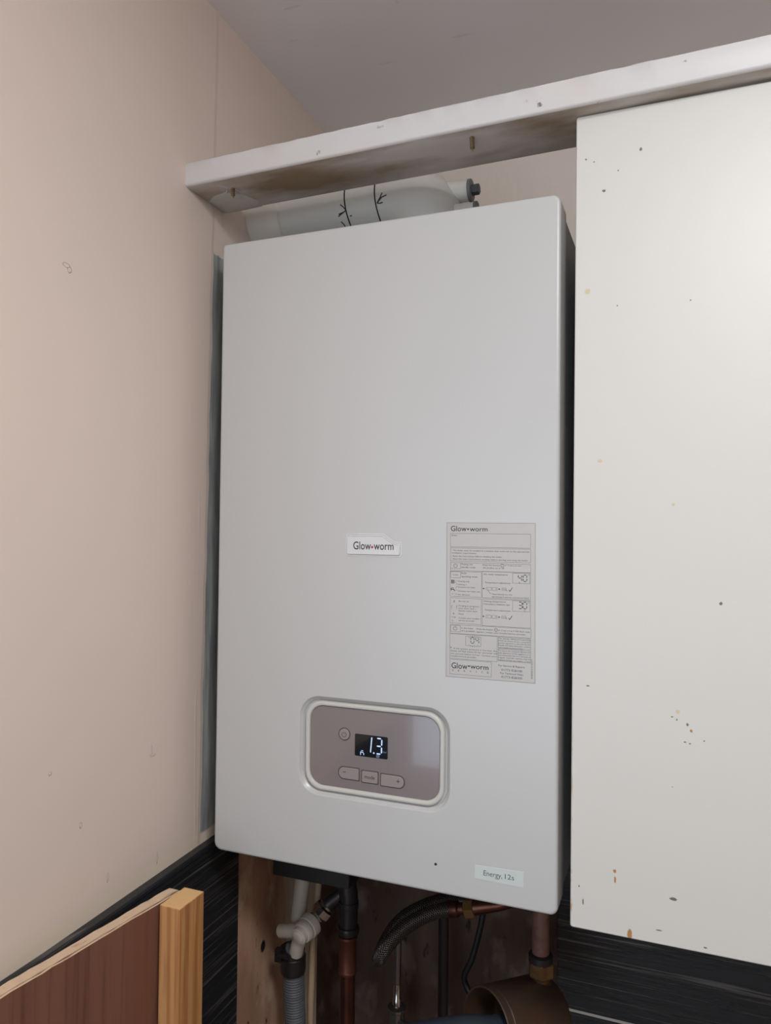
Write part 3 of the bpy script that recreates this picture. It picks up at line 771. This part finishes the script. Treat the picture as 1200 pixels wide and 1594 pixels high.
for x in (115, 158):
    tube(bm, [on_flue(x + 1.5 * math.sin(k / 3), math.radians(14 + k * 6)) for k in range(24)], 0.9, 6)
def pen(pts): tube(bm, [on_flue(x, math.radians(a_)) for x, a_ in pts], 0.7, 6)
pen(((114.0, 115), (107, 119), (102, 122))); pen(((114.0, 115), (111, 110), (107, 106))); pen(((112, 116.5), (107, 118), (103, 119)))
pen(((159.0, 112), (164, 105), (167, 99))); pen(((159.0, 112), (166, 105), (173, 103))); pen(((159.0, 112), (163, 113), (167, 112)))
pen(((104, 130), (107, 135), (108, 140))); pen(((118.5, 124), (121, 123.5)))
link('pen_marks', bm, M['pen'], flue, angle=60)['label'] = 'black marker rings and arrows'

# ------------------------------------------------------------------ wall cupboard at the right
cup = thing('wall_cupboard', (672, 180, -2), 'white wall cupboard whose plain chipped door stands right of the boiler', 'cupboard')
bm = nb()
for b_ in ((430, 62, 0, 446, 356, 805), (904, 62, 0, 920, 356, 805), (446, 62, 0, 904, 356, 16), (446, 62, 789, 904, 356, 805), (446, 348, 16, 904, 356, 789), (430, 10.5, 0, 446, 62, 800), (904, 10.5, 0, 920, 62, 800), (446, 10.5, 0, 904, 62, 16), (446, 10.5, 785, 904, 62, 800)): box(bm, *b_)
link('carcass', bm, M['carcass'], cup, smooth=False)
bm = nb()
def D(i): return [(p[0], p[1]) for p in rrect(425.4 + i, -2.6 + i, 924 - i, 811.4 - i, max(2.5 - i * .5, .5), 5)]
loops(bm, [(D(0), 10), (D(0), -6.4), (D(.5), -7.5), (D(1.5), -8)], cap0=True)
# door leans by a few mm: top edge further right, as it hangs
for v in bm.verts: v.co.x += (v.co.z + 2) / 814 * 2.6 - 1.0
link('door', bm, M['door'], cup, angle=50, wn=True)['label'] = 'plain white door with small chips and brown stains'

# ------------------------------------------------------------------ plywood panel with pine batten at the lower left
pan = thing('plywood_panel', (5, -240, ZF), 'reddish plywood panel on edge beside the dark left-wall tiles', 'panel')
def xo(y): return 10.2 + 0.118 * (y + 93)
def zo(y): return -1.5 + 0.004 * (y + 93)
bm = nb()
Y0, Y1 = -96, -395
for (d0, d1, mi) in ((0, 11.2, 0), (11.2, 12.6, 2), (12.6, 15.0, 1)):
    y0 = Y0 + (0 if mi == 0 else 0)
    n = 30; R4 = []
    for i in range(n + 1):
        y = y0 + (Y1 - y0) * i / n
        zz = zo(y) + (random.uniform(-.5, .5)) - (0 if mi == 0 else 1.0 if mi == 2 else .4)
        R4.append([bm.verts.new(c) for c in ((xo(y) + d0, y, ZF), (xo(y) + d1, y, ZF), (xo(y) + d1, y, zz), (xo(y) + d0, y, zz))])
    for a, b in zip(R4, R4[1:]):
        for k in range(4):
            f = bm.faces.new((a[k], a[(k + 1) % 4], b[(k + 1) % 4], b[k]))
            f.material_index = 2 if mi == 2 else (0 if k == 1 and mi == 1 else 1)
    for r_ in (R4[0][::-1], R4[-1]): bm.faces.new(r_).material_index = 1
link('plywood_sheet', bm, [M['ply'], M['ply_edge'], M['ply_dark']], pan, smooth=False)
bm = nb()
for f in box(bm, 25.4, -133, ZF, 51, -91, 0): f.material_index = 0
bm.faces.ensure_lookup_table(); bm.faces[1].material_index = 1
link('pine_batten', bm, [M['pine'], M['pine_end']], pan, bevel=1.2)['label'] = 'square orange pine batten fixed to the end of the plywood'

# ------------------------------------------------------------------ pipework below the boiler
YP_ = 180
cp = thing('copper_pipe', (100, YP_, ZF), 'vertical dark copper water pipe with a soldered coupling below the boiler', 'pipe')
link('pipe', T([(100, YP_, ZF + .5), (100, YP_, -90)], 10.5, 24), M['copper'], cp)
link('coupling', LT((99.5, YP_, -222), (0, 0, 1), [(0, 11), (0, 13), (3, 13.4), (5, 12.2), (46, 12.2), (48, 13.4), (51, 13), (51, 11)], 28), M['copper_bright'], cp)['label'] = 'brighter copper coupling sleeve'
link('elbow', T(catmull([(100, YP_, -150), (100, YP_, -118), (97, YP_, -98), (101, YP_ - 2, -84), (104, YP_, 2)], 8), 13, 22), M['dark'], cp)['label'] = 'dark elbow fitting at the top'
link('collar', LT((100, YP_, -168), (0, 0, 1), [(0, 14.5), (5, 15.5), (9, 14.5), (10, 12.5), (34, 12), (36, 14), (44, 14)], 28), M['dark'], cp)['label'] = 'dark ring collars'

dv = thing('drain_valve', (45, 160, -185), 'aged white plastic drain valve with chrome nut pointing out below the boiler', 'valve')
ax = Vector((54.1, 172, -154.7)) - Vector((45, 135, -164.1)); ax.normalize()
p0 = Vector((45, 135, -164.1)) + ax * 1
link('valve_body', LT(p0, ax, [(0, 10), (1, 11.6), (7, 11.8), (7.5, 13.4), (10, 14.6), (16, 14.6), (16.5, 13.4), (18, 13.4), (19, 15.4), (23, 16), (29, 16), (30, 14.5)], 32), M['white_plastic'], dv, angle=30)
link('end_cap', LT(p0 - ax * 2.5, ax, [(0, 7), (1, 8.6), (3.4, 9)], 24), M['white_plastic'], dv)
q = p0 + ax * 29
ax = (Vector((80, 178, -122)) - q).normalized()
link('chrome_nut', LT(q, ax, [(0, 8), (8, 11), (10, 12), (11, 9), (14, 9), (15, 12.5), (18, 14), (28, 14), (30, 11), (33, 11)], 12), M['chrome'], dv, angle=20)['label'] = 'shiny chrome nut behind the plastic body'
link('handle', T(catmull([q + ax * 28, q + ax * 36, (90, 184, -116), (101, 181, -98)], 6), 10, 18), M['dark'], dv)['label'] = 'dark pipe stub leading up to the elbow'
link('side_branch', T([(48, 152, -161), (24, 158, -170), (4, 164, -177)], 9.5, 22), M['white_plastic'], dv)
link('outlet', T([(47, 150, -161), (36, 154, -184), (30, 160, -200)], 9.6, 22), M['white_plastic'], dv)

wp = thing('waste_pipe', (27, 180, -160), 'aged white plastic pipe dropping from the boiler to the drain valve', 'pipe')
link('pipe', T([(30, 182, 2), (27.5, 181, -110), (24, 176, -165)], 10.8, 24), M['white_plastic'], wp)

gh = thing('grey_waste_hose', (22, 172, -400), 'ribbed grey hose clamped below the white drain valve', 'hose')
ph = catmull([(21, 170, -228), (21.5, 171, -260), (24, 174, -320), (30, 180, -420), (34, 190, -600), (34, 200, ZF + 1)], 60)
link('ribbed_hose', T(ph, 15, 24, rf=lambda i, L: 14.3 + 1.0 * math.sin(L * 2 * PI / 3.6)), M['grey_hose'], gh, angle=80)
link('cuff', LT((20.5, 169, -232), (0.02, -.03, 1), [(0, 17.5), (3, 18), (22, 18), (24, 16)], 28), M['dark'], gh)['label'] = 'dark cuff at the top of the hose'
link('hose_end', LT((22, 168, -210), (0.3, -.2, 1), [(0, 14.2), (14, 13.6)], 28), M['grey_hose'], gh)
bm = LT((20, 167, -208), (0.02, -.05, 1), [(0, 17.4), (9, 17.4)], 28)
tube(bm, [(8, 150, -203), (26, 147, -201)], 3.2, 10); box(bm, 2, 149, -213, 12, 158, -196)
link('hose_clip', bm, M['dark'], gh)['label'] = 'black worm-drive clip'

# beside the hose
ct = thing('cream_tube', (34, 205, ZF), 'thin cream plastic tube hanging beside the ribbed grey hose', 'tube')
link('tubing', T(catmull([(46, 202, 2), (43, 201, -122), (36, 200, -190), (34.5, 200, -254), (33, 200, -321), (36, 204, -500), (36, 206, ZF + 1)], 14), 4.9, 16), M['cream_tube'], ct)

# braided filling loop
fl = thing('braided_hose', (230, 170, -110), 'curved braided steel hose looping left below the boiler front', 'hose')
pf = catmull([(254, 150, -92), (232, 146, -99), (206, 140, -114.5), (186, 134, -133), (171, 130, -153), (163, 138, -168), (158, 156, -172), (162, 172, -158), (176, 184, -138), (198, 194, -123), (225, 204, -112), (252, 208, -106)], 10)
link('braided_sleeve', T(pf, 9.2, 24), M['braid'], fl, angle=80)
link('crimp', LT((251, 151, -93), Vector((22, 0, 5)), [(0, 9.6), (2, 10.2), (14, 9.6), (16, 7.4), (24, 7.4)], 24), M['copper'], fl)['label'] = 'coppery crimp at the hose end'
link('nut', LT((273, 151, -88), Vector((22, 0, 5)), [(0, 9), (1.5, 11.5), (13, 11.5), (14.5, 9)], 6), M['brass'], fl, smooth=False)
link('valve_tail', T([(286, 151, -84), (316, 152, -76), (340, 160, -68)], 8.0, 18, rf=lambda i, L: 9.5 if i == 0 else 7.2), M['copper'], fl)
link('rear_nut', LT((250, 208, -107), (1, .05, .2), [(0, 9), (2, 11), (16, 11), (18, 8), (34, 8)], 14), M['dark'], fl)
link('riser', T([(330, 157, -74), (330, 170, -60), (330, 180, 2)], 8, 16), M['dark'], fl)

bc = thing('black_cable', (270, 190, -180), 'black cable hanging from the boiler towards the brown cylinder', 'cable')
link('cable', T(catmull([(289, 190, 2), (290, 190, -60), (287.5, 190, -108), (282, 190, -138), (273, 190, -172), (263.5, 190, -194), (265, 190, -206), (275, 186, -218), (290, 184, -228)], 10), 4.0, 14), M['black'], bc)

dp = thing('dark_pipe', (201, 285, ZF), 'dark pipe running straight down against the bare rear wall', 'pipe')
link('pipe', T([(201, 300, 2), (201, 300, ZF + .5)], 7.6, 18), M['dark'], dp)
sp_ = thing('steel_pipe', (132, 290, ZF), 'thin steel pipe standing under the braided loop with a valve below', 'pipe')
link('pipe', T([(135, 285, -212), (134, 285, -300)], 5.6, 16), M['steel'], sp_)
link('collar', LT((134, 285, -322), (0, 0, 1), [(0, 7), (12, 7), (14, 5.8), (34, 5.8)], 18), M['chrome'], sp_)
vb = LT((134, 285, -362), (0, 0, 1), [(0, 10), (3, 12), (34, 12), (36, 14), (40, 14), (42, 8)], 12)
link('valve', vb, M['steel'], sp_, angle=25)
link('valve_lever', T([(140, 278, -340), (158, 272, -336), (168, 270, -338)], 4, 12), M['steel'], sp_)
link('lower_pipe', T([(134, 285, -360), (134, 285, ZF + .5)], 6, 16), M['steel'], sp_)

# large brown cylinder with the gas pipe that stands in it
bcy = thing('brown_cylinder', (340, 150, -265), 'large brown metal cylinder lying below the right end of the boiler', 'cylinder')
A = Vector((311, 113, -206)); Bp = Vector((371, 190, -219)); ax = (Bp - A).normalized(); L = (Bp - A).length
bm = nb()
lathe(bm, A, ax, [(46, 40), (2, 42.6), (0, 43.2), (-0.5, 44.4), (0.6, 45.4), (9, 45.6), (10, 44.6), (11, 45.4), (L - 6, 46), (L - 1, 44), (L + 1, 40)], 56)
link('drum', bm, M['cylinder'], bcy, angle=35)
lathe_nut = LT((365, 181, -176), (0, 0, 1), [(0, 13), (3, 13.4), (4, 11.5), (9, 12)], 24)
link('neck', lathe_nut, M['brass'], bcy)['label'] = 'brass neck on top of the drum'
link('clamp_screw', T([(362, 108, -249), (363, 106, -230)], 2.2, 10), M['brass'], bcy)
gp = thing('gas_pipe', (364, 181, -165), 'brown pipe with brass nut dropping from the boiler right corner into the cylinder', 'pipe')
link('pipe', T([(364, 181, 2), (364, 181, -166)], 10.8, 24), M['brownpipe'], gp)
link('nut', LT((364.5, 181, -167), (0, 0, 1), [(0, 15.4), (2, 16.4), (17, 16.4), (19, 14.5)], 6), M['brass'], gp, smooth=False)['label'] = 'hexagonal brass nut'
link('back_nut', LT((364, 181, -149), (0, 0, 1), [(0, 15), (8, 15), (10, 12)], 20), M['dark'], gp)

ip = thing('insulated_pipe', (240, 110, -280), 'blue-black insulated pipe coming out of the open end of the cylinder', 'pipe')
link('insulation', T(catmull([(352, 150, -212), (322, 110, -207), (295, 95, -204), (240, 80, -217), (214, 84, -236), (196, 100, -280), (188, 120, -360), (184, 135, -600), (184, 140, ZF + 1)], 12), 20, 24), M['foam'], ip)

cw = thing('cut_wire', (-24, 52, -10), 'tiny cut end of white wire at the boiler lower left corner', 'wire')
link('wire', T(catmull([(-34, 56, 4), (-27, 52, 2), (-24, 51, -6), (-24.5, 51, -20)], 6), 1.1, 8), M['filler'], cw)

bpy.data.objects.remove(_fo)
